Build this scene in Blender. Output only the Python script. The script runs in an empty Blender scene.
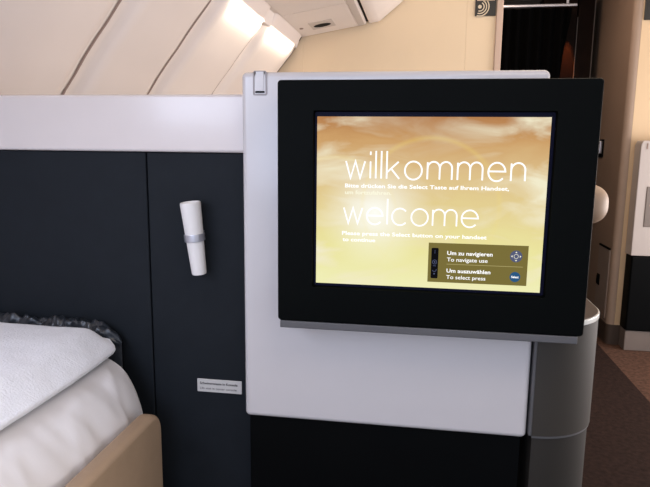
import bpy, bmesh, math, random
from mathutils import Vector, Matrix, noise
random.seed(4)
H = 1.10                       # eye height above the cabin floor; shapes below are written relative to eye height
PI = math.pi
scn = bpy.context.scene
C = scn.collection

# ------------------------------------------------------------------ materials
def s2l(c):
    return tuple(((v/255)/12.92 if v/255 <= .04045 else ((v/255+.055)/1.055)**2.4) for v in c)

def mat(name, rgb, rough=.5, metal=0., var=.06, scale=8., bump=0., bscale=200., spec=.5, sheen=0., coat=0.):
    m = bpy.data.materials.new(name); m.use_nodes = True
    nt = m.node_tree; N = nt.nodes; L = nt.links
    b = N['Principled BSDF']
    col = s2l(rgb)
    tc = N.new('ShaderNodeTexCoord'); nz = N.new('ShaderNodeTexNoise')
    nz.inputs['Scale'].default_value = scale; nz.inputs['Detail'].default_value = 4
    L.new(tc.outputs['Object'], nz.inputs['Vector'])
    rp = N.new('ShaderNodeValToRGB')
    rp.color_ramp.elements[0].position = .3; rp.color_ramp.elements[1].position = .7
    rp.color_ramp.elements[0].color = (*[max(0, v*(1-var)) for v in col], 1)
    rp.color_ramp.elements[1].color = (*[min(1, v*(1+var)) for v in col], 1)
    L.new(nz.outputs['Fac'], rp.inputs['Fac']); L.new(rp.outputs['Color'], b.inputs['Base Color'])
    b.inputs['Roughness'].default_value = rough; b.inputs['Metallic'].default_value = metal
    b.inputs['Specular IOR Level'].default_value = spec
    b.inputs['Coat Weight'].default_value = coat; b.inputs['Coat Roughness'].default_value = .12
    if sheen: b.inputs['Sheen Weight'].default_value = sheen
    if bump:
        n2 = N.new('ShaderNodeTexNoise'); n2.inputs['Scale'].default_value = bscale; n2.inputs['Detail'].default_value = 3
        L.new(tc.outputs['Object'], n2.inputs['Vector'])
        bp = N.new('ShaderNodeBump'); bp.inputs['Strength'].default_value = bump; bp.inputs['Distance'].default_value = .002
        L.new(n2.outputs['Fac'], bp.inputs['Height']); L.new(bp.outputs['Normal'], b.inputs['Normal'])
    return m

def glow(name, rgb, strength=1.):
    m = bpy.data.materials.new(name); m.use_nodes = True
    nt = m.node_tree; nt.nodes.remove(nt.nodes['Principled BSDF'])
    e = nt.nodes.new('ShaderNodeEmission'); e.inputs['Color'].default_value = (*s2l(rgb), 1); e.inputs['Strength'].default_value = strength
    nt.links.new(e.outputs[0], nt.nodes['Material Output'].inputs[0])
    return m

def screen_mat():
    m = bpy.data.materials.new('lit_sky_picture'); m.use_nodes = True
    nt = m.node_tree; N = nt.nodes; L = nt.links; N.remove(N['Principled BSDF'])
    tc = N.new('ShaderNodeTexCoord'); sp = N.new('ShaderNodeSeparateXYZ'); L.new(tc.outputs['Object'], sp.inputs[0])
    def mth(op, a, b=None, cl=False):
        n = N.new('ShaderNodeMath'); n.operation = op; n.use_clamp = cl
        for i, v in enumerate((a, b)):
            if v is None: continue
            if isinstance(v, (int, float)): n.inputs[i].default_value = v
            else: L.new(v, n.inputs[i])
        return n.outputs[0]
    def mix(fac, a, b):
        n = N.new('ShaderNodeMix'); n.data_type = 'RGBA'
        L.new(fac, n.inputs[0])
        for i, v in ((6, a), (7, b)):
            if isinstance(v, tuple): n.inputs[i].default_value = (*s2l(v), 1)
            else: L.new(v, n.inputs[i])
        return n.outputs[2]
    # clouds: long streaks leaning slightly
    mp = N.new('ShaderNodeMapping'); mp.inputs['Scale'].default_value = (5, 1, 15); mp.inputs['Rotation'].default_value = (0, .25, 0)
    L.new(tc.outputs['Object'], mp.inputs['Vector'])
    nz = N.new('ShaderNodeTexNoise'); nz.inputs['Scale'].default_value = 1.6; nz.inputs['Detail'].default_value = 6; nz.inputs['Distortion'].default_value = .7
    L.new(mp.outputs[0], nz.inputs['Vector'])
    v = mth('ADD', mth('DIVIDE', sp.outputs['Z'], .283), .5)
    v2 = mth('ADD', v, mth('MULTIPLY', mth('SUBTRACT', nz.outputs['Fac'], .5), .25))
    rp = N.new('ShaderNodeValToRGB'); cr = rp.color_ramp
    stops = [(0., (240, 238, 182)), (.22, (236, 229, 160)), (.45, (229, 210, 148)), (.68, (221, 191, 138)), (.85, (205, 160, 106)), (1., (178, 122, 76))]
    cr.elements[0].position, cr.elements[1].position = stops[0][0], stops[-1][0]
    cr.elements[0].color = (*s2l(stops[0][1]), 1); cr.elements[1].color = (*s2l(stops[-1][1]), 1)
    for p, c in stops[1:-1]:
        e = cr.elements.new(p); e.color = (*s2l(c), 1)
    L.new(v2, rp.inputs[0])
    col = rp.outputs[0]
    # pale cloud banks left and right
    mr = N.new('ShaderNodeMapRange'); mr.inputs[1].default_value = .46; mr.inputs[2].default_value = .72; L.new(nz.outputs['Fac'], mr.inputs[0])
    ax = mth('ABSOLUTE', mth('DIVIDE', sp.outputs['X'], .19))
    bank = mth('MULTIPLY', mr.outputs[0], mth('ADD', mth('MULTIPLY', ax, .8), .32), True)
    col = mix(bank, col, (243, 236, 205))
    def radial(cx, cz):
        dx = mth('SUBTRACT', sp.outputs['X'], cx); dz = mth('SUBTRACT', sp.outputs['Z'], cz)
        return mth('SQRT', mth('ADD', mth('MULTIPLY', dx, dx), mth('MULTIPLY', dz, dz)))
    r = radial(-.087, -.016)                                # the sun
    g = mth('POWER', mth('SUBTRACT', 1., mth('DIVIDE', r, .10), True), 1.3)
    col = mix(g, col, (255, 255, 246))
    for cx, cz, rad, a in ((.003, -.004, .112, .22), (-.155, -.03, .105, .16)):   # halo arcs in the sky picture
        rr = mth('ABSOLUTE', mth('SUBTRACT', radial(cx, cz), rad))
        k = mth('MULTIPLY', mth('SUBTRACT', 1., mth('DIVIDE', rr, .006), True), a)
        k = mth('MULTIPLY', k, mth('MULTIPLY', v, 1.2), True)
        col = mix(k, col, (250, 225, 120))
    e = N.new('ShaderNodeEmission'); L.new(col, e.inputs[0]); e.inputs[1].default_value = 1.0
    L.new(e.outputs[0], N['Material Output'].inputs[0])
    return m

def carpet_mat(name, rgb):
    m = mat(name, rgb, .95, var=.35, scale=55, bump=.6, bscale=400, spec=.1)
    return m

M = dict(
    white=mat('white_lacquer', (201, 197, 198), .22, var=.012, coat=.25),
    capwhite=mat('white_gloss_cap', (214, 205, 202), .25, var=.012, coat=.2),
    dark=mat('charcoal_fabric_panel', (27, 31, 36), .65, var=.07, scale=30, bump=.12, bscale=500, spec=.14),
    black=mat('black_plinth', (7, 8, 9), .6, var=.1, spec=.05),
    monitor=mat('black_matt_plastic', (6, 8, 8), .5, var=.05, spec=.04),
    inner=mat('dark_blue_glass', (13, 14, 34), .4, spec=.04),
    latchgrey=mat('latch_grey', (150, 143, 142), .4, .1, var=.03),
    greymetal=mat('grey_brushed_metal', (92, 91, 93), .5, .3, var=.05),
    silver=mat('silver_satin', (186, 186, 194), .32, .7, var=.04),
    lampwhite=mat('frosted_white_shade', (228, 224, 221), .45, var=.015),
    placard=mat('silver_grey_plate', (196, 193, 190), .45, .0, var=.03),
    ink=mat('black_print', (28, 28, 30), .6),
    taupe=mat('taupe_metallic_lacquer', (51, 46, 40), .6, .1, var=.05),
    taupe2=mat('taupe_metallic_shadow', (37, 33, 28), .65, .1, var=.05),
    walnut=mat('brown_walnut_top', (58, 39, 28), .6, var=.25, scale=14),
    rim=mat('pale_rim', (214, 212, 206), .25, var=.02),
    side=mat('warm_white_liner', (226, 214, 207), .55, var=.02, scale=3, bump=.03),
    seam=mat('shadow_seam', (140, 120, 112), .8),
    binw=mat('overhead_plastic', (228, 218, 212), .5, var=.02, scale=4, bump=.05),
    bingrey=mat('overhead_grey', (196, 186, 180), .55, var=.02),
    cornerbrown=mat('brown_corner_strip', (66, 52, 44), .7, var=.05),
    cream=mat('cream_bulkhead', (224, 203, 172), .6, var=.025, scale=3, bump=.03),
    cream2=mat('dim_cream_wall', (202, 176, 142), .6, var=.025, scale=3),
    jamb=mat('pinkish_jamb', (186, 162, 146), .5, var=.03),
    void=mat('black_curtain_cloth', (2.5, 2.5, 3), 1.0, var=.2, scale=20, spec=.05),
    wood=mat('dark_red_wood', (24, 14, 10), .55, var=.3, scale=12, spec=.06),
    dim=mat('dim_passage', (30, 24, 20), .6, var=.1),
    tgrey=mat('taupe_liner', (143, 122, 106), .55, var=.035, scale=5),
    tband=mat('pale_taupe_corner', (156, 136, 120), .6, var=.03),
    hatch=mat('grey_hatch', (138, 124, 114), .5, var=.03),
    base=mat('brown_base', (62, 50, 42), .6, var=.08),
    dimwhite=mat('grey_white_lacquer', (172, 163, 158), .35, var=.02),
    dimmetal=mat('dim_metal', (92, 84, 80), .5, .2, var=.05),
    greybase=mat('grey_base', (108, 98, 92), .5, var=.06),
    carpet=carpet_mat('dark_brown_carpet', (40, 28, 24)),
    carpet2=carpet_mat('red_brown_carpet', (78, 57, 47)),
    leather=mat('tan_leather', (166, 140, 114), .5, var=.04, scale=25, bump=.12, bscale=350),
    linen=mat('white_linen', (226, 222, 222), .8, var=.015, scale=6, bump=.06, bscale=500, sheen=.2),
    fleece=mat('white_fleece', (232, 232, 236), .95, var=.03, scale=60, bump=.7, bscale=260, sheen=.4),
    satin=mat('dark_crinkled_satin', (40, 44, 50), .3, var=.3, scale=40, bump=.5, bscale=90),
    creaml=mat('cream_leather', (150, 128, 108), .55, var=.03),
    ceil=mat('ceiling_liner', (214, 206, 196), .7, var=.02),
    white_txt=glow('white_screen_text', (255, 255, 255), 1.15),
    soft_txt=glow('pale_screen_text', (255, 252, 226), 1.0),
    olive=glow('olive_screen_box', (128, 116, 62), .9),
    olive2=glow('olive_screen_line', (190, 178, 120), .9),
    black_em=glow('black_screen_icon', (16, 16, 20), 1),
    blue_em=glow('blue_screen_button', (42, 88, 130), 1),
    blue2_em=glow('slate_blue_screen_button', (86, 92, 122), 1),
    picture=screen_mat(),
    signblack=mat('black_sign', (20, 18, 16), .5),
    signline=mat('sign_white_print', (205, 190, 165), .6),
)

# ------------------------------------------------------------------ builders
WL = {}                                             # world place of every object origin
def thing(name, label, cat, loc, group=None):
    o = bpy.data.objects.new(name, None); C.objects.link(o); o.empty_display_size = .05
    o.location = (loc[0], loc[1], loc[2]+H); WL[o] = Vector(o.location)
    o['label'] = label; o['category'] = cat
    if group: o['group'] = group
    return o
def tag(o, label, cat, group=None):
    o['label'] = label; o['category'] = cat
    if group: o['group'] = group
    return o
def obj(name, bm, m, parent=None, smooth=True, label=None, origin=None):
    bmesh.ops.remove_doubles(bm, verts=bm.verts, dist=1e-6)
    bmesh.ops.recalc_face_normals(bm, faces=bm.faces)
    me = bpy.data.meshes.new(name)
    co = [v.co for v in bm.verts]
    lo = Vector([min(c[i] for c in co) for i in range(3)]); hi = Vector([max(c[i] for c in co) for i in range(3)])
    ctr = Vector(origin) if origin else (lo+hi)/2
    bmesh.ops.translate(bm, verts=bm.verts, vec=-ctr)
    bm.to_mesh(me); bm.free()
    if smooth:
        me.polygons.foreach_set('use_smooth', [True]*len(me.polygons))
        me.set_sharp_from_angle(angle=math.radians(38))
    me.materials.append(m)
    o = bpy.data.objects.new(name, me); C.objects.link(o)
    if smooth and len(me.polygons) < 3000:
        wnm = o.modifiers.new('weighted_normals', 'WEIGHTED_NORMAL'); wnm.keep_sharp = True
    w = ctr + Vector((0, 0, H)); WL[o] = w
    if parent: o.parent = parent; o.location = w - WL[parent]
    else: o.location = w
    if label: o['label'] = label
    return o
def struct(name, bm, m, parent=None, **k):
    o = obj(name, bm, m, parent, **k); o['kind'] = 'structure'; return o

def box(bm, x0, x1, y0, y1, z0, z1, bev=0., seg=3):
    t = bmesh.new(); bmesh.ops.create_cube(t, size=1)
    for v in t.verts: v.co = Vector(((x0+x1)/2+v.co.x*(x1-x0), (y0+y1)/2+v.co.y*(y1-y0), (z0+z1)/2+v.co.z*(z1-z0)))
    if bev: bmesh.ops.bevel(t, geom=t.edges[:], offset=bev, segments=seg, profile=.5, affect='EDGES')
    merge(bm, t)
def merge(bm, t):
    me = bpy.data.meshes.new('tmp'); t.to_mesh(me); t.free(); bm.from_mesh(me); bpy.data.meshes.remove(me)
def B(*a, **k):
    bm = bmesh.new(); box(bm, *a, **k); return bm
def prism(bm, poly, axis, a0, a1, bev=0., seg=2):
    """poly of 2-D points, extruded along axis ('x','y','z')"""
    def p(u, v, a): return {'x': (a, u, v), 'y': (u, a, v), 'z': (u, v, a)}[axis]
    t = bmesh.new()
    A = [t.verts.new(p(u, v, a0)) for u, v in poly]; Bv = [t.verts.new(p(u, v, a1)) for u, v in poly]
    n = len(poly)
    t.faces.new(A); t.faces.new(Bv[::-1])
    for i in range(n): t.faces.new((A[i], Bv[i], Bv[(i+1) % n], A[(i+1) % n]))
    bmesh.ops.recalc_face_normals(t, faces=t.faces)
    if bev:
        ed = [e for e in t.edges if len(e.link_faces) == 2 and e.calc_face_angle(0) > .7]
        bmesh.ops.bevel(t, geom=ed, offset=bev, segments=seg, profile=.5, affect='EDGES')
    merge(bm, t)
def rr(x0, x1, z0, z1, r, k=6):
    pts = []
    for cx, cz, a0 in ((x1-r, z1-r, 0), (x0+r, z1-r, 90), (x0+r, z0+r, 180), (x1-r, z0+r, 270)):
        for i in range(k+1):
            a = math.radians(a0+90*i/k); pts.append((cx+r*math.cos(a), cz+r*math.sin(a)))
    return pts
def frame(bm, outer, inner, y0, y1, soft=.003, depth=.006):
    """picture frame ring in the XZ plane: rounded front edge, bevelled inner lip"""
    n = len(outer)
    cx = sum(p[0] for p in outer)/n; cz = sum(p[1] for p in outer)/n
    def loop(pts, y, ins=0):
        out = []
        for x, z in pts:
            d = Vector((x-cx, z-cz)); sx = -ins if d.x > 0 else ins; sz = -ins if d.y > 0 else ins
            out.append(bm.verts.new((x+sx, y, z+sz)))
        return out
    loops = [loop(outer, y1), loop(outer, y0+soft), loop(outer, y0+soft*.3, soft*.3), loop(outer, y0, soft), loop(inner, y0, -.002), loop(inner, y0+depth), loop(inner, y1)]
    for A, Bq in zip(loops, loops[1:]+loops[:1]):
        for i in range(n): bm.faces.new((A[i], A[(i+1) % n], Bq[(i+1) % n], Bq[i]))
def lathe(bm, prof, mtx, n=32):
    rings = []
    for r, z in prof:
        rings.append([bm.verts.new(mtx @ Vector((r*math.cos(2*PI*i/n), r*math.sin(2*PI*i/n), z))) for i in range(n)])
    for a, b in zip(rings, rings[1:]):
        for i in range(n): bm.faces.new((a[i], a[(i+1) % n], b[(i+1) % n], b[i]))
    bm.faces.new(rings[0]); bm.faces.new(rings[-1][::-1])
def grid(bm, fn, nu, nv, closed=False):
    g = [[bm.verts.new(fn(i/nu, j/nv)) for j in range(nv+1)] for i in range(nu+1)]
    for i in range(nu):
        for j in range(nv): bm.faces.new((g[i][j], g[i+1][j], g[i+1][j+1], g[i][j+1]))
    return g
def ribbon(bm, pts, w, y, closed=False):
    P = [Vector(p) for p in pts]
    if closed: P.append(P[0])
    n = len(P); L_, R_ = [], []
    for i in range(n):
        if closed: a, b = P[(i-1) % (n-1)], P[(i+1) % (n-1)]
        else: a, b = P[max(i-1, 0)], P[min(i+1, n-1)]
        d1 = (P[i]-a); d2 = (b-P[i])
        d1 = d1.normalized() if d1.length > 1e-9 else d2.normalized(); d2 = d2.normalized() if d2.length > 1e-9 else d1
        t = d1+d2; t = t.normalized() if t.length > 1e-6 else d1
        nrm = Vector((-t.y, t.x)); k = 1/max(.35, abs(nrm.dot(Vector((-d1.y, d1.x)))))
        o = nrm*w/2*k
        L_.append(bm.verts.new((P[i].x+o.x, y, P[i].y+o.y))); R_.append(bm.verts.new((P[i].x-o.x, y, P[i].y-o.y)))
    for i in range(n-1): bm.faces.new((L_[i], L_[i+1], R_[i+1], R_[i]))
def disc(bm, cx, cz, r, y, n=28):
    bm.faces.new([bm.verts.new((cx+r*math.cos(2*PI*i/n), y, cz+r*math.sin(2*PI*i/n))) for i in range(n)])
def rect(bm, x0, x1, z0, z1, y):
    bm.faces.new([bm.verts.new(p) for p in ((x0, y, z0), (x1, y, z0), (x1, y, z1), (x0, y, z1))])
def arc(cx, cz, rx, rz, a0, a1, n=20):
    return [(cx+rx*math.cos(math.radians(a0+(a1-a0)*i/n)), cz+rz*math.sin(math.radians(a0+(a1-a0)*i/n))) for i in range(n+1)]

def text_mesh(s, x, z, width, height, y, bold=0.):
    """built-in font, first letter's left edge at x, baseline z; height is the cap height"""
    cu = bpy.data.curves.new('t', 'FONT'); cu.body = s; cu.offset = bold; cu.resolution_u = 3
    o = bpy.data.objects.new('t', cu); C.objects.link(o)
    dg = bpy.context.evaluated_depsgraph_get(); me = bpy.data.meshes.new_from_object(o.evaluated_get(dg))
    bm = bmesh.new(); bm.from_mesh(me)
    bpy.data.objects.remove(o); bpy.data.curves.remove(cu); bpy.data.meshes.remove(me)
    x0 = min(v.co.x for v in bm.verts); x1 = max(v.co.x for v in bm.verts)
    k = width/(x1-x0); kz = height/.70
    for v in bm.verts: v.co = Vector((x+(v.co.x-x0)*k, y, z+v.co.y*kz))
    return bm

GL = {}
def glyph(ch):
    if ch == 'w': return [[(0, 1), (.3, 0), (.6, 1), (.9, 0), (1.2, 1)]], 1.2
    if ch == 'i': return [[(0, 0), (0, 1)], [(0, 1.38), (0, 1.58)]], 0
    if ch == 'l': return [[(0, 0), (0, 1.62)]], 0
    if ch == 'k': return [[(0, 0), (0, 1.62)], [(.72, 1), (0, .36)], [(.26, .6), (.78, 0)]], .78
    if ch == 'o': return [arc(.52, .5, .52, .53, 0, 360, 36)], 1.04
    if ch == 'e': return [[(.0, .53), (1.0, .53)] + arc(.5, .5, .5, .53, 4, 318, 32)], 1.0
    if ch == 'c': return [arc(.5, .5, .5, .53, 42, 318, 30)], .92
    if ch == 'n': return [[(0, 0), (0, 1)], [(0, .6)] + arc(.41, .62, .41, .41, 165, 0, 14) + [(.82, 0)]], .82
    if ch == 'm': return [[(0, 0), (0, 1)], [(0, .6)] + arc(.37, .65, .37, .38, 165, 0, 14) + [(.74, 0)], [(.74, .6)] + arc(1.11, .65, .37, .38, 165, 0, 14) + [(1.48, 0)]], 1.48
def heading(word, x, z, width, xh, y, w, gap=.34):
    adv = sum(glyph(c)[1] for c in word)+gap*(len(word)-1)
    k = width/adv; bm = bmesh.new(); cx = 0
    for c in word:
        st, a = glyph(c)
        for s in st: ribbon(bm, [(x+(cx+u)*k, z+v*xh) for u, v in s], w, y)
        cx += a+gap
    return bm

# ------------------------------------------------------------------ the cabin shell
PROF = [(-1.1, -1.09), (-.4, -1.06), (-.15, -1.01), (0, -.985), (.128, -.907), (.165, -.878), (.205, -.852), (.25, -.818), (.30, -.777), (.347, -.742), (.375, -.720), (.45, -.657), (.55, -.595), (.68, -.50), (.80, -.38), (.95, -.18)]
def wx(z):
    for (z0, x0), (z1, x1) in zip(PROF, PROF[1:]):
        if z <= z1:
            t = (z-z0)/(z1-z0); return x0+(x1-x0)*t
    return PROF[-1][1]
def wn(z):                                                  # outward normal of the side wall in XZ
    d = Vector((wx(z+.04)-wx(z-.04), .08)).normalized(); return Vector((-d.y, d.x))
RIBS = [-1.5, -1.02, -.56, -.1, .4, .9, 1.45, 1.885, 2.41, 3.02]
bm = bmesh.new()
ys = []
for a, b in zip(RIBS, RIBS[1:]):
    for t, d in ((0, .0), (.010, .0), (.024, .0), (.034, .006), (.046, .022), (.058, .034), (.085, .041)): ys.append((a+t, d))
    ys.append(((a+b)/2, .043))
    for t, d in ((.085, .041), (.058, .034), (.046, .022), (.034, .006), (.024, .0), (.010, .0)): ys.append((b-t, d))
zs = [-1.1, -.75, -.4, -.15, 0, .07, .128, .165, .205, .25, .30, .347, .375, .41, .45, .5, .55, .62, .68, .74, .8, .88, .95]
rows = []
for y, d in ys:
    rows.append([bm.verts.new((wx(z)-wn(z).x*d*.62, y, z-wn(z).y*d*.62)) for z in zs])
for r0, r1 in zip(rows, rows[1:]):
    for i in range(len(zs)-1): bm.faces.new((r0[i], r0[i+1], r1[i+1], r1[i]))
struct('wall_left', bm, M['side'])
n = 0
for yr in RIBS[6:9]:                                         # narrow shadow seam along each rib
    n += 1; bm = bmesh.new()
    zz = [-.2+1.0*i/24 for i in range(25)]
    A = [bm.verts.new((wx(z)-wn(z).x*.0015, yr-.0055, z-wn(z).y*.0015)) for z in zz]
    Bq = [bm.verts.new((wx(z)-wn(z).x*.0015, yr+.0055, z-wn(z).y*.0015)) for z in zz]
    for i in range(24): bm.faces.new((A[i], A[i+1], Bq[i+1], Bq[i]))
    struct('trim_%d' % n, bm, M['seam'])

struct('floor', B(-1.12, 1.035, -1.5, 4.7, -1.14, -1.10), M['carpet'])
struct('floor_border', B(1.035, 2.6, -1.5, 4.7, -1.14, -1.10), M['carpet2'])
struct('ceiling', B(-.35, 2.6, -1.5, 4.7, .95, .99), M['ceil'])

# rear bulkhead with two shadow joints, left edge follows the fuselage
bm = bmesh.new()
prism(bm, [(wx(z), z) for z in (-1.1, -.4, 0, .128, .165, .205, .25, .30, .347, .375, .45, .55)] + [(-.5855, .55), (-.5855, -1.1)], 'y', 3.0, 3.05)
prism(bm, [(-.585, -1.1), (-.585, .57), (-.5, .68), (-.38, .8), (-.18, .95), (.1894, .95), (.1894, -1.1)], 'y', 3.0, 3.05)
box(bm, .190, .322, 3.0, 3.05, -1.1, .95)
box(bm, -.60, .30, 3.012, 3.05, -1.1, .6)
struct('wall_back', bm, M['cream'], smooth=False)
struct('trim_4', B(.322, .352, 2.985, 3.09, -1.1, .95, bev=.004), M['jamb'])

bm = bmesh.new()
zz = [-.2+.75*i/20 for i in range(21)]
loops = [[bm.verts.new((wx(z)+ox, y, z)) for z in zz] for ox, y in ((-.03, 2.975), (.018, 2.975), (.018, 3.002), (-.03, 3.002))]
for A, Bq in zip(loops, loops[1:]+loops[:1]):
    for i in range(20): bm.faces.new((A[i], A[i+1], Bq[i+1], Bq[i]))
struct('trim_6', bm, M['cornerbrown'])
# dim passage behind the doorway
bm = bmesh.new(); box(bm, .28, .30, 3.05, 4.5, -1.1, .95); box(bm, .28, 1.08, 4.3, 4.34, -1.1, .95)
struct('wall_passage', bm, M['dim'], smooth=False)
# taupe side wall of the aisle, rounded nose, cream face turned to the camera
bm = bmesh.new()
nose = [(1.08+.03-.03*math.cos(a), 3.53-.03*math.sin(a)) for a in [PI/2*i/6 for i in range(7)]]
prism(bm, [(1.08, 4.5), (1.08, 3.535), (1.10, 3.535), (1.10, 4.5)], 'z', -1.1, .95)
struct('wall_aisle', bm, M['tgrey'])
bm = bmesh.new()
prism(bm, [(1.08, 3.534)] + nose + [(1.117, 3.5), (1.117, 3.534)], 'z', -1.1, .95)
struct('trim_5', bm, M['tband'])
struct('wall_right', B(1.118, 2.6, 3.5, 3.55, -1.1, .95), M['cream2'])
bm = bmesh.new()
prism(bm, [(1.076, 4.3), (1.076, 3.53)] + [(1.106-.03*math.cos(a), 3.526-.03*math.sin(a)) for a in [PI/2*i/6 for i in range(7)]] + [(1.2, 3.496), (1.2, 3.51), (1.12, 3.51), (1.09, 3.55), (1.09, 4.3)], 'z', -1.1, -.985)
struct('baseboard_right', bm, M['base'])

# hatch in the taupe wall
t = thing('access_hatch', 'grey hatch door low in the taupe aisle wall right of the monitor', 'hatch', (1.079, 3.65, -.98))
bm = bmesh.new(); prism(bm, rr(3.548, 3.755, -.965, -.565, .012), 'x', 1.0735, 1.081, bev=.002); obj('door', bm, M['hatch'], t)
obj('top_gap', B(1.0725, 1.081, 3.552, 3.752, -.566, -.556), M['black'], t, label='dark gap above the hatch door')
bm = bmesh.new(); box(bm, 1.0695, 1.0745, 3.69, 3.74, -.80, -.735, bev=.002); box(bm, 1.063, 1.071, 3.705, 3.725, -.79, -.745, bev=.002)
obj('handle', bm, M['black'], t, label='small black recessed handle')
t = thing('wall_hook', 'small metal hook on the taupe aisle wall by the monitor top', 'hook', (1.075, 3.9, 0))
obj('back_plate', B(1.071, 1.081, 3.85, 3.95, -.05, .055, bev=.003), M['black'], t)
bm = bmesh.new(); box(bm, 1.055, 1.073, 3.855, 3.905, -.03, .045, bev=.006)
obj('hook', bm, M['silver'], t)

# curtain on a rail across the passage
bm = B(.30, .875, 3.87, 3.89, .822, .838, bev=.004)
for hx in (.42, .82): box(bm, hx-.006, hx+.006, 3.874, 3.886, .83, .95)
tag(obj('curtain_rail', bm, M['silver']), 'pale grey curtain rail across the top of the dark doorway', 'rail')
bm = bmesh.new()
def cfn(u, v):
    z = .815-v*1.86
    wdt = .345+.5*u - .085*u*max(0, min(1, (v-.02)*2.6))
    ph = wdt*2*PI/.062
    return Vector((wdt, 3.88+.022*math.sin(ph)+.008*math.sin(ph*.37+v*2), z+ .006*math.sin(ph)*(1 if v < .03 else 0)))
grid(bm, cfn, 160, 30)
tag(obj('curtain', bm, M['void']), 'black pleated curtain drawn across the doorway behind the bulkhead', 'curtain')
t = thing('passage_cupboard', 'dark red-brown wooden cupboard front at the right of the curtained doorway', 'cupboard', (.9, 4.1, -1.1))
obj('door', B(.72, .925, 4.08, 4.29, -1.1, .92, bev=.003), M['wood'], t)
obj('door', B(.931, 1.03, 4.08, 4.29, -1.1, .92, bev=.003), M['wood'], t)
obj('edge_strip', B(.9255, .9295, 4.07, 4.085, -1.09, .80), M['dimmetal'], t, label='thin silver edge strip')
obj('edge_strip', B(1.0235, 1.0275, 4.07, 4.085, -1.09, .90), M['dimmetal'], t, label='thin silver edge strip')

# ------------------------------------------------------------------ overhead bin
t = thing('overhead_bin', 'cream overhead bin above the left side with a service panel underneath', 'overhead bin', (-.35, 1.5, .47))
bm = bmesh.new()
bin_poly = [(-.645, .472), (-.618, .470), (-.600, .520), (-.281, .575), (-.276, .60), (-.276, .94), (-.30, .94), (-.385, .79), (-.50, .675), (-.60, .545)]
prism(bm, bin_poly, 'y', -1.2, 2.995, bev=.003)
obj('housing', bm, M['binw'], t)
bm = bmesh.new()
prism(bm, [(-.266, .578), (-.215, .586), (-.10, .682), (-.02, .80), (0, .94), (-.266, .94)], 'y', -1.2, 2.99, bev=.004)
obj('bin_door', bm, M['binw'], t)
obj('joint', B(-.278, -.264, -1.2, 2.98, .585, .93), M['black'], t, label='dark gap beside the bin door')
dirv = Vector((.319, .055)).normalized(); nrm = Vector((dirv.y, -dirv.x))      # underside direction and its downward normal
def und(s, d): return (-.600+dirv.x*s+nrm.x*d, .520+dirv.y*s+nrm.y*d)
def uplate(bm, s0, s1, y0, y1, d0, d1, bev=.001):
    prism(bm, [und(s0, d0), und(s1, d0), und(s1, d1), und(s0, d1)], 'y', y0, y1, bev=bev)
bm = bmesh.new(); uplate(bm, .018, .285, 2.505, 2.975, -.002, .0045, .0015); obj('service_panel', bm, M['binw'], t)
bm = bmesh.new(); uplate(bm, .018, .285, 2.0, 2.500, -.002, .0045, .0015); obj('service_panel', bm, M['binw'], t)
bm = bmesh.new(); uplate(bm, .289, .318, 1.5, 2.985, -.002, .0035, .001); obj('side_strip', bm, M['bingrey'], t, label='grey strip along the panel')
vp = bmesh.new(); uplate(vp, .088, .195, 2.72, 2.86, .004, .0065, .001); vent = obj('vent_plate', vp, M['bingrey'], t)
bm = bmesh.new()
pts = [(.141+.040*math.cos(a), 2.795+.034*math.sin(a)) for a in [2*PI*i/28 for i in range(28)]]
bm.faces.new([bm.verts.new((und(s, .0075)[0], y, und(s, .0075)[1])) for s, y in pts]); obj('vent_slot', bm, M['black'], vent, label='black vent slot')
bm = bmesh.new()
pts = [(.045+.009*math.cos(a), 2.79+.018*math.sin(a)) for a in [2*PI*i/20 for i in range(20)]]
bm.faces.new([bm.verts.new((und(s, .0055)[0], y, und(s, .0055)[1])) for s, y in pts]); obj('sensor', bm, M['seam'], t, label='small dark round sensor')

# two wash lights on the side wall under the bin
def washlight(y0, y1, zt, zb, label):
    t = thing('wall_light', label, 'light', (wx(zt), (y0+y1)/2, zb), 'wall lights under the overhead bin')
    return t

# ------------------------------------------------------------------ signs on the bulkhead
t = thing('wireless_sign', 'black square sign with pale curved wave lines on the cream bulkhead', 'sign', (.27, 2.996, .60))
obj('plate', B(.2255, .319, 2.992, 2.9995, .602, .712, bev=.001), M['signblack'], t)
bm = bmesh.new()
disc(bm, .246, .642, .0085, 2.9912)
for r in (.019, .030, .041): ribbon(bm, arc(.246, .642, r, r, 62, -108, 20), .0048, 2.9912)
obj('wave_emblem', bm, M['signline'], t, smooth=False, label='pale dot with curved wave lines')
bm = bmesh.new(); rect(bm, .232, .313, .668, .682, 2.9912); obj('print_band', bm, M['jamb'], t, smooth=False, label='pale band')
tag(obj('wall_sign', B(1.125, 1.25, 3.492, 3.4995, .665, .85, bev=.001), M['signblack']), 'dark sign high on the cream wall at the right frame edge', 'sign')

# ------------------------------------------------------------------ divider across the aisle (right edge of the picture)
t = thing('aisle_divider', 'white topped black divider standing against the cream wall at far right', 'divider', (1.5, 3.44, -1.1))
bm = bmesh.new()
prism(bm, [(1.137, -.568), (1.137, .02), (1.147, .045), (1.9, .045), (1.9, -.568)], 'y', 3.40, 3.497, bev=.006)
obj('upper_panel', bm, M['dimwhite'], t)
obj('recess', B(1.185, 1.6, 3.396, 3.41, -.41, -.195, bev=.004), M['greybase'], t, label='grey inset in the white panel')
obj('mark', B(1.166, 1.172, 3.397, 3.402, .0, .03), M['seam'], t, label='small dark slot')
obj('lower_panel', B(1.143, 1.9, 3.395, 3.497, -.985, -.570, bev=.008), M['black'], t, label='black lower panel')
obj('base', B(1.146, 1.9, 3.405, 3.495, -1.1, -.987, bev=.004), M['greybase'], t, label='grey base')

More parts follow.
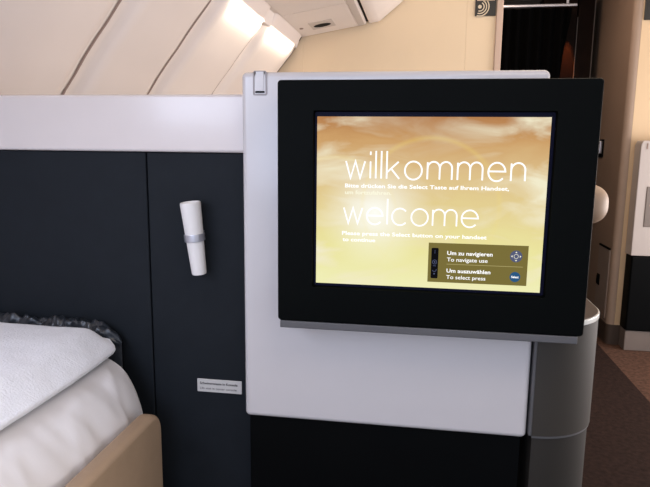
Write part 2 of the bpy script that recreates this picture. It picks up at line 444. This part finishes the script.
# ------------------------------------------------------------------ the dividing wall beside the bed
t = thing('partition', 'charcoal fabric partition with a glossy white cap behind the bed', 'partition', (-.6, 1.14, -1.1))
p1 = obj('panel', B(-.96, -.5335, 1.12, 1.16, -1.1, -.0165, bev=.0025), M['dark'], t)
p2 = obj('panel', B(-.5310, -.296, 1.12, 1.16, -1.1, -.0165, bev=.0025), M['dark'], t)
bm = bmesh.new()
prism(bm, [(-.965, -.0155), (-.905, .0935), (-.296, .0935), (-.296, -.0155)], 'y', 1.113, 1.168, bev=.006, seg=3)
obj('cap', bm, M['capwhite'], t, label='glossy white cap')
obj('spine', B(-.95, -.3, 1.135, 1.158, -1.09, .05), M['black'], t, label='dark core seen in the joint')

# ------------------------------------------------------------------ white console behind the monitor
t = thing('console', 'white lacquered console box on a black plinth behind the monitor', 'console', (-.055, 1.19, -1.1))
obj('shell', B(-.3225, .2085, 1.07, 1.30, -.525, .1285, bev=.010, seg=5), M['white'], t)
obj('plinth', B(-.316, .2015, 1.082, 1.29, -1.1, -.523, bev=.003), M['black'], t, label='black plinth')
lt = None
bm = bmesh.new()
frame(bm, rr(-.3005, -.2745, .0875, .1290, .003), rr(-.2965, -.2790, .0915, .1280, .001), 1.0685, 1.078, soft=.0006, depth=.004)
lt = obj('latch', bm, M['latchgrey'], t, label='narrow silver latch at the top corner')
obj('tab', B(-.2950, -.2805, 1.0688, 1.10, .0950, .1288, bev=.0006), M['white'], lt)
obj('slot', B(-.2962, -.2793, 1.0689, 1.072, .0918, .0948), M['black'], lt, label='dark slot')

# ------------------------------------------------------------------ taupe side cabinet with a rounded corner
t = thing('side_cabinet', 'taupe rounded end cabinet with pale rim, right of the white console', 'cabinet', (.28, 1.25, -1.1))
def plan(x0, x1, y0, y1, r, ins=0):
    x0 += ins*.3; x1 -= ins; y0 += ins; r -= ins
    return [(x0, y1), (x0, y0)] + [(x1-r+r*math.sin(a), y0+r-r*math.cos(a)) for a in [PI/2*i/14 for i in range(15)]] + [(x1, y1)]
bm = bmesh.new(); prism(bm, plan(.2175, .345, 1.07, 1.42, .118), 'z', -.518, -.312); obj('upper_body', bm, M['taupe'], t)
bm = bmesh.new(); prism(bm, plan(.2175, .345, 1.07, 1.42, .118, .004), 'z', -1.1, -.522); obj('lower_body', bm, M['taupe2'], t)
bm = bmesh.new(); prism(bm, plan(.2175, .345, 1.07, 1.42, .118, .001), 'z', -.5225, -.5175); obj('joint', bm, M['greymetal'], t, label='joint line with a painted pale highlight')  # edge highlight put into the joint's paler colour
bm = bmesh.new(); prism(bm, plan(.2175, .3462, 1.0688, 1.42, .1192), 'z', -.312, -.3020, bev=.0015); obj('rim', bm, M['rim'], t, label='pale rim')
bm = bmesh.new(); prism(bm, plan(.2175, .345, 1.07, 1.42, .118, .0015), 'z', -.3025, -.3005, bev=.0008); obj('tabletop', bm, M['walnut'], t, label='brown top')
obj('edge_strip', B(.2110, .2172, 1.068, 1.10, -.518, -.312, bev=.002), M['greymetal'], t, label='grey metal edge strip')

# ------------------------------------------------------------------ monitor
t = thing('monitor', 'large black framed monitor showing a golden sky welcome screen', 'monitor', (.0165, 1.03, -.32))
bm = bmesh.new()
OP = (-.1765, .2075, -.2405, .0555)
frame(bm, rr(-.2395, .2740, -.305, .1070, .006), rr(*OP, .003), 1.0, 1.052, soft=.003, depth=.007)
obj('frame', bm, M['monitor'], t)
obj('back_housing', B(-.225, .262, 1.012, 1.0695, -.300, .100, bev=.004), M['monitor'], t)
obj('base_strip', B(-.2355, .2655, 1.001, 1.062, -.3185, -.3055, bev=.0015), M['greymetal'], t, label='grey metal strip under the frame')
bm = bmesh.new(); rect(bm, OP[0]-.001, OP[1]+.001, OP[2]-.001, OP[3]+.001, 1.0085); obj('glass_border', bm, M['inner'], t, smooth=False, label='dark blue edge around the picture')
SX0, SX1, SZ0, SZ1 = -.1725, .2015, -.2355, .0480
SC = ((SX0+SX1)/2, 1.0065, (SZ0+SZ1)/2)
bm = bmesh.new(); box(bm, SX0, SX1, 1.0065, 1.0083, SZ0, SZ1)
scr = obj('screen', bm, M['picture'], t, smooth=False, label='lit golden cloud picture')
Y1, Y2, Y3 = 1.0058, 1.0052, 1.0047
obj('heading', heading('willkommen', -.1230, -.0530, .2895, .0280, Y1, .0028), M['white_txt'], scr, smooth=False)
obj('heading', heading('welcome', -.1255, -.1295, .2220, .0265, Y1, .0026, gap=.30), M['white_txt'], scr, smooth=False)
for s, x, z, w, h, m in (
        ('Bitte drücken Sie die Select Taste auf Ihrem Handset,', -.124, -.0688, .267, .0063, 'white_txt'),
        ('um fortzufahren.', -.124, -.0800, .078, .0063, 'soft_txt'),
        ('Please press the Select button on your handset', -.128, -.1495, .240, .0063, 'white_txt'),
        ('to continue', -.127, -.1605, .056, .0063, 'white_txt')):
    obj('text_line', text_mesh(s, x, z, w, h, Y1, .022), M[m], scr, smooth=False)
bm = bmesh.new(); rect(bm, .0185, .1795, -.2250, -.1580, Y1); obj('hint_box', bm, M['olive'], scr, smooth=False, label='olive translucent hint box')
for s, x, z, w, b in (('Um zu navigieren', .0495, -.1775, .0735, .022), ('To navigate use', .0495, -.1885, .066, .008), ('Um auszuwählen', .0495, -.2075, .0715, .022), ('To select press', .0495, -.2185, .064, .008)):
    obj('text_line', text_mesh(s, x, z, w, .0064, Y2, b), M['white_txt'], scr, smooth=False)
bm = bmesh.new(); rect(bm, .049, .172, -.1938, -.1930, Y2); obj('divider_line', bm, M['olive2'], scr, smooth=False)
bm = bmesh.new(); bm.faces.new([bm.verts.new((x, Y2, z)) for x, z in rr(.0235, .0352, -.2185, -.1665, .002)]); obj('handset_icon', bm, M['black_em'], scr, smooth=False, label='black handset icon')
bm = bmesh.new()
ribbon(bm, arc(.0293, -.1905, .0035, .0035, 0, 359, 20), .0008, Y3, True); disc(bm, .0293, -.1905, .0013, Y3, 12)
ribbon(bm, arc(.0293, -.2035, .0032, .0032, 200, 380, 14), .0008, Y3); disc(bm, .0293, -.2105, .0013, Y3, 12)
ribbon(bm, [(.0293, -.170), (.0293, -.176)], .0006, Y3); ribbon(bm, [(.027, -.197), (.0316, -.197)], .0008, Y3)
obj('handset_marks', bm, M['blue2_em'], scr, smooth=False)
bm = bmesh.new(); disc(bm, .1605, -.1760, .0098, Y2); obj('navigate_button', bm, M['blue2_em'], scr, smooth=False, label='slate blue round button with four arrows')
bm = bmesh.new()
for a in range(4):
    c, s = math.cos(a*PI/2), math.sin(a*PI/2)
    bm.faces.new([bm.verts.new((.1605+c*u-s*v, Y3, -.1760+s*u+c*v)) for u, v in ((.0082, 0), (.0058, .0018), (.0058, -.0018))])
ribbon(bm, arc(.1605, -.1760, .0035, .0035, 0, 359, 20), .0006, Y3, True)
obj('arrow_marks', bm, M['soft_txt'], scr, smooth=False)
bm = bmesh.new(); disc(bm, .1605, -.2105, .0085, Y2); obj('select_button', bm, M['blue_em'], scr, smooth=False, label='blue round button')
obj('text_line', text_mesh('Select', .1545, -.2122, .012, .0036, Y3, .03), M['white_txt'], scr, smooth=False)

# ------------------------------------------------------------------ wall lamp on the dark panel
t = thing('reading_lamp', 'white tapered reading lamp with silver band on the charcoal partition', 'lamp', (-.425, 1.12, -.18))
top = Vector((-.4300, 1.085, -.1085)); bot = Vector((-.4175, 1.092, -.2500))
ax = (top-bot); Ln = ax.length; q = Vector((0, 0, 1)).rotation_difference(ax.normalized())
mtx = Matrix.Translation(bot) @ q.to_matrix().to_4x4()
bm = bmesh.new()
lathe(bm, [(.0115, 0), (.0135, .0012), (.0142, .004), (.0198, Ln-.004), (.0194, Ln-.001), (.0180, Ln), (.0175, Ln-.004)], mtx, 40)
obj('shade', bm, M['lampwhite'], t, label='frosted white tapered shade')
bm = bmesh.new()
k = .52*Ln; rb = .0142+(.0205-.0142)*.52
lathe(bm, [(rb, k-.007), (rb+.002, k-.007), (rb+.0025, k-.006), (rb+.0025, k+.006), (rb+.002, k+.007), (rb, k+.007)], mtx, 40)
obj('band', bm, M['silver'], t, label='silver band')
bm = bmesh.new(); box(bm, -.432, -.416, 1.098, 1.1215, -.181, -.166, bev=.002); obj('bracket', bm, M['silver'], t)
# small notice plate
t = thing('notice_plate', 'small silver notice plate with black print low on the charcoal partition', 'plate', (-.39, 1.119, -.49))
obj('plate', B(-.4375, -.3430, 1.1175, 1.1205, -.5025, -.4750, bev=.001), M['placard'], t)
obj('text_line', text_mesh('Schwimmweste in Konsole', -.4315, -.4860, .080, .0052, 1.1171, .022), M['ink'], t, smooth=False)
obj('text_line', text_mesh('Life vest in center console', -.4315, -.4965, .078, .0048, 1.1171, .0), M['ink'], t, smooth=False)

# ------------------------------------------------------------------ bed
t = thing('bed', 'made-up cabin bed with tan leather side rail in front of the partition', 'bed', (-.72, .3, -1.1))
obj('base', B(-.98, -.512, -.55, 1.108, -1.1, -.72, bev=.006), M['taupe2'], t)
obj('mattress', B(-.97, -.52, -.53, 1.112, -.72, -.60, bev=.03), M['linen'], t, label='white mattress')
bm = bmesh.new()
prism(bm, [(-.5, -1.1), (-.5, -.5), (.985, -.5)] + [(.985+.04*math.sin(a), -.54+.04*math.cos(a)) for a in [PI/2*i/8 for i in range(1, 9)]] + [(1.025, -1.1)], 'x', -.508, -.473)
t_edges = [e for e in bm.edges if len(e.link_faces) == 2 and e.calc_face_angle(0) > .9]
bmesh.ops.bevel(bm, geom=t_edges, offset=.011, segments=4, profile=.5, affect='EDGES')
obj('side_rail', bm, M['leather'], t, label='tan leather side rail')

def nz(x, y, s, seed=0): return noise.noise(Vector((x*s, y*s, seed*7.3)))
DS = [(-.975, -.50), (-.965, -.44), (-.94, -.418), (-.80, -.412), (-.66, -.412), (-.61, -.412), (-.578, -.420), (-.552, -.436), (-.533, -.462), (-.521, -.492), (-.514, -.53), (-.512, -.585)]
def lerp(tab, t):
    f = t*(len(tab)-1); i = min(int(f), len(tab)-2); f -= i
    p = [tab[max(0, min(len(tab)-1, i+k))] for k in (-1, 0, 1, 2)]
    def cr(a, b, c, d): return .5*((2*b)+(-a+c)*f+(2*a-5*b+4*c-d)*f*f+(-a+3*b-3*c+d)*f**3)
    return cr(*[q[0] for q in p]), cr(*[q[1] for q in p])
bm = bmesh.new()
def dfn(u, v):
    x, z = lerp(DS, v); y = -.53+u*1.594
    e = max(0, (y-.97)/.094); side = max(0, (v-.45)/.55)
    e2 = e*e
    x -= .014*e2*min(1, side*1.6); z -= .012*e2*side
    if e > .85: z -= .06*((e-.85)/.15)**2
    if v == 0: z = -.592
    if z < -.592: z = -.592
    w = min(1, max(0, (v-.46)*6))*(1 if v < .93 else .2)
    # soft creases running down over the edge, a little slanted
    s = x*1.0+y*3.0+z*2.
    a = .0060*w*(abs(noise.noise(Vector((s*5.0, x*3, 1.3))))*1.5-.4)+.0022*w*noise.noise(Vector((s*13, x*5, 4.)))
    c1 = noise.noise(Vector((y*7.5+x*9+z*5, x*2.2, 7.)))+.35*noise.noise(Vector((y*19+x*16, x*4, 2.)))
    a += w*(.0038*math.exp(-(c1*5.5)**2)-.0012)
    nx = .75*min(1, side*1.5)
    return Vector((min(x+a*nx, -.5105) if z < -.49 else x+a*nx, y, z+a))
g = grid(bm, dfn, 190, 64)
for i in range(190): bm.faces.new((g[i][0], g[i][64], g[i+1][64], g[i+1][0]))
bm.faces.new(g[0]); bm.faces.new(g[-1])
dv = tag(obj('duvet', bm, M['linen']), 'white cotton duvet bulging over the bed beside the tan rail', 'duvet')

# folded fleece blanket lying on the duvet
BT = [(-.965, -.406), (-.967, -.385), (-.955, -.366), (-.85, -.363), (-.72, -.364), (-.665, -.3655), (-.640, -.3665), (-.624, -.372), (-.608, -.384), (-.592, -.396), (-.581, -.407), (-.589, -.416), (-.61, -.407), (-.70, -.4025), (-.85, -.4015)]
bm = bmesh.new()
def bfn(u, v):
    tab = BT+[BT[0]]
    x, z = lerp(tab, v); x += .010*max(0, (x+.75)/.17); z += .010; y = -.42+u*1.483
    wob = .010*noise.noise(Vector((y*4, 0, 3)))+.005*noise.noise(Vector((y*11, 2, 3)))
    k = max(0, min(1, (x+.72)/.13)); x += wob*k
    if z > -.392: z += .004*noise.noise(Vector((x*9, y*9, 5)))+.0016*noise.noise(Vector((x*28, y*28, 9)))
    end = max(0, (y-1.035)/.028)                              # rounded far fold
    zc = -.38; z = zc+(z-zc)*math.sqrt(max(.02, 1-end*end))
    x -= .022*end**3*k
    return Vector((x, y, z))
g = grid(bm, bfn, 170, 84)
for row in (g[0], g[-1]):
    try: bm.faces.new(row[:-1])
    except Exception: pass
tag(obj('blanket', bm, M['fleece']), 'thick white fleece blanket folded on top of the duvet', 'blanket')

# crumpled dark cover squeezed between blanket and partition
bm = bmesh.new()
def kfn(u, v):
    x = -.93+u*.345; a = 2*PI*v
    f = min(1, max(.12, math.sqrt(max(0, min(u, 1-u)*9))))
    crum = 1+.40*noise.noise(Vector((x*38, math.cos(a)*1.3, math.sin(a)*1.3)))+.26*noise.noise(Vector((x*95, math.cos(a)*2, math.sin(a)*2+4)))
    dz = -.018*max(0, (u-.8)/.2)**2
    return Vector((x, 1.0915+.0195*f*crum*math.cos(a), (-.384+dz+.028*f*crum*math.sin(a)) if math.sin(a) > -.2 else -.384+(math.sin(a)+.2)*.265))
grid(bm, kfn, 150, 40)
tag(obj('dark_cover', bm, M['satin']), 'crumpled dark shiny cover between the fleece blanket and the partition', 'cover')

# ------------------------------------------------------------------ seat behind the monitor, only its headrest shows
t = thing('passenger_seat', 'seat with rounded cream headrest peeking out behind the right monitor edge', 'seat', (.40, 2.05, -1.1))
bm = bmesh.new(); box(bm, .27, .555, 1.84, 2.0, -.222, -.106, bev=.05, seg=7)
obj('headrest', bm, M['creaml'], t, label='rounded cream leather headrest')
obj('backrest', B(.27, .475, 1.87, 2.0, -.72, -.19, bev=.03), M['creaml'], t)
obj('seat_cushion', B(.26, .475, 2.0, 2.5, -.74, -.60, bev=.03), M['creaml'], t)
obj('seat_base', B(.28, .465, 1.9, 2.45, -1.1, -.72, bev=.01), M['taupe2'], t)

# ------------------------------------------------------------------ lights
def area(name, loc, target, sx, sy, power, rgb, spread=PI):
    l = bpy.data.lights.new(name, 'AREA'); l.shape = 'RECTANGLE'; l.size = sx; l.size_y = sy; l.energy = power; l.color = s2l(rgb); l.spread = spread
    o = bpy.data.objects.new(name, l); C.objects.link(o); o.location = (loc[0], loc[1], loc[2]+H)
    d = Vector(target)-Vector(loc); o.rotation_euler = d.to_track_quat('-Z', 'Y').to_euler()
    return o
area('daylight', (-.55, -1.2, .15), (-.3, 1.0, -.35), 1.6, .8, 21, (205, 222, 255))
area('cabin_ceiling_light', (.9, 2.2, .93), (.8, 2.4, -1), 1.6, .5, 8, (255, 234, 206))
area('bulkhead_wash', (.55, 2.1, .92), (-.2, 3.0, .2), .9, .2, 2.2, (255, 232, 200))
area('sidewall_fill', (2.4, 2.35, -.25), (-.7, 2.1, .45), 2.0, .7, 62, (250, 240, 236))  # unseen fill added to brighten the sidewall and bin underside
area('bed_top_fill', (-.82, .30, .16), (-.45, .62, -.5), 0.6, .3, 5.0, (214, 228, 255))  # unseen cool fill added for contrast on the bed top
area('front_fill', (.3, .2, .93), (.2, .5, -1), 1.2, .8, 12, (255, 241, 230))  # unseen overhead fill added to brighten the foreground
for y0, y1, p in ((1.98, 2.36, 1.0), (2.47, 2.90, .75)):
    yc = (y0+y1)/2
    area('wall_wash', (-.598, yc, .458), (-.718, yc, .440), y1-y0, .02, p, (255, 243, 222), 1.9)
area('aisle_wall_fill', (.45, 3.35, .93), (1.08, 3.7, -.2), .25, .25, 5.5, (255, 222, 196))  # unseen warm fill added to brighten the taupe aisle wall
l = bpy.data.lights.new('cupboard_glow', 'SPOT'); l.energy = 30; l.color = s2l((255, 140, 70)); l.spot_size = .32; l.shadow_soft_size = .01
o = bpy.data.objects.new('cupboard_glow', l); C.objects.link(o); o.location = (.868, 4.02, .80+H)
o.rotation_euler = (Vector((.885, 4.08, .50))-Vector((.868, 4.02, .80))).to_track_quat('-Z', 'Y').to_euler()

w = bpy.data.worlds.new('cabin_air'); scn.world = w; w.use_nodes = True
bg = w.node_tree.nodes['Background']; bg.inputs[0].default_value = (*s2l((226, 229, 238)), 1); bg.inputs[1].default_value = 1.15

# ------------------------------------------------------------------ camera (solved from the picture's vanishing points)
cam = bpy.data.cameras.new('camera'); co = bpy.data.objects.new('camera', cam); C.objects.link(co)
yaw, pitch, roll = math.radians(8.8803), math.radians(9.2613), math.radians(.6224)
f = Vector((-math.sin(yaw)*math.cos(pitch), math.cos(yaw)*math.cos(pitch), -math.sin(pitch)))
r = f.cross(Vector((0, 0, 1))).normalized(); u = r.cross(f)
r2 = math.cos(roll)*r+math.sin(roll)*u; u2 = -math.sin(roll)*r+math.cos(roll)*u
m4 = Matrix(((r2.x, u2.x, -f.x), (r2.y, u2.y, -f.y), (r2.z, u2.z, -f.z))).to_4x4()
co.matrix_world = Matrix.Translation((0, 0, H)) @ m4
cam.sensor_width = 36; cam.lens = 600/650*36; cam.clip_start = .02
scn.camera = co
scn.view_settings.view_transform = 'Standard'
scn.view_settings.look = 'None'
scn.view_settings.exposure = 0
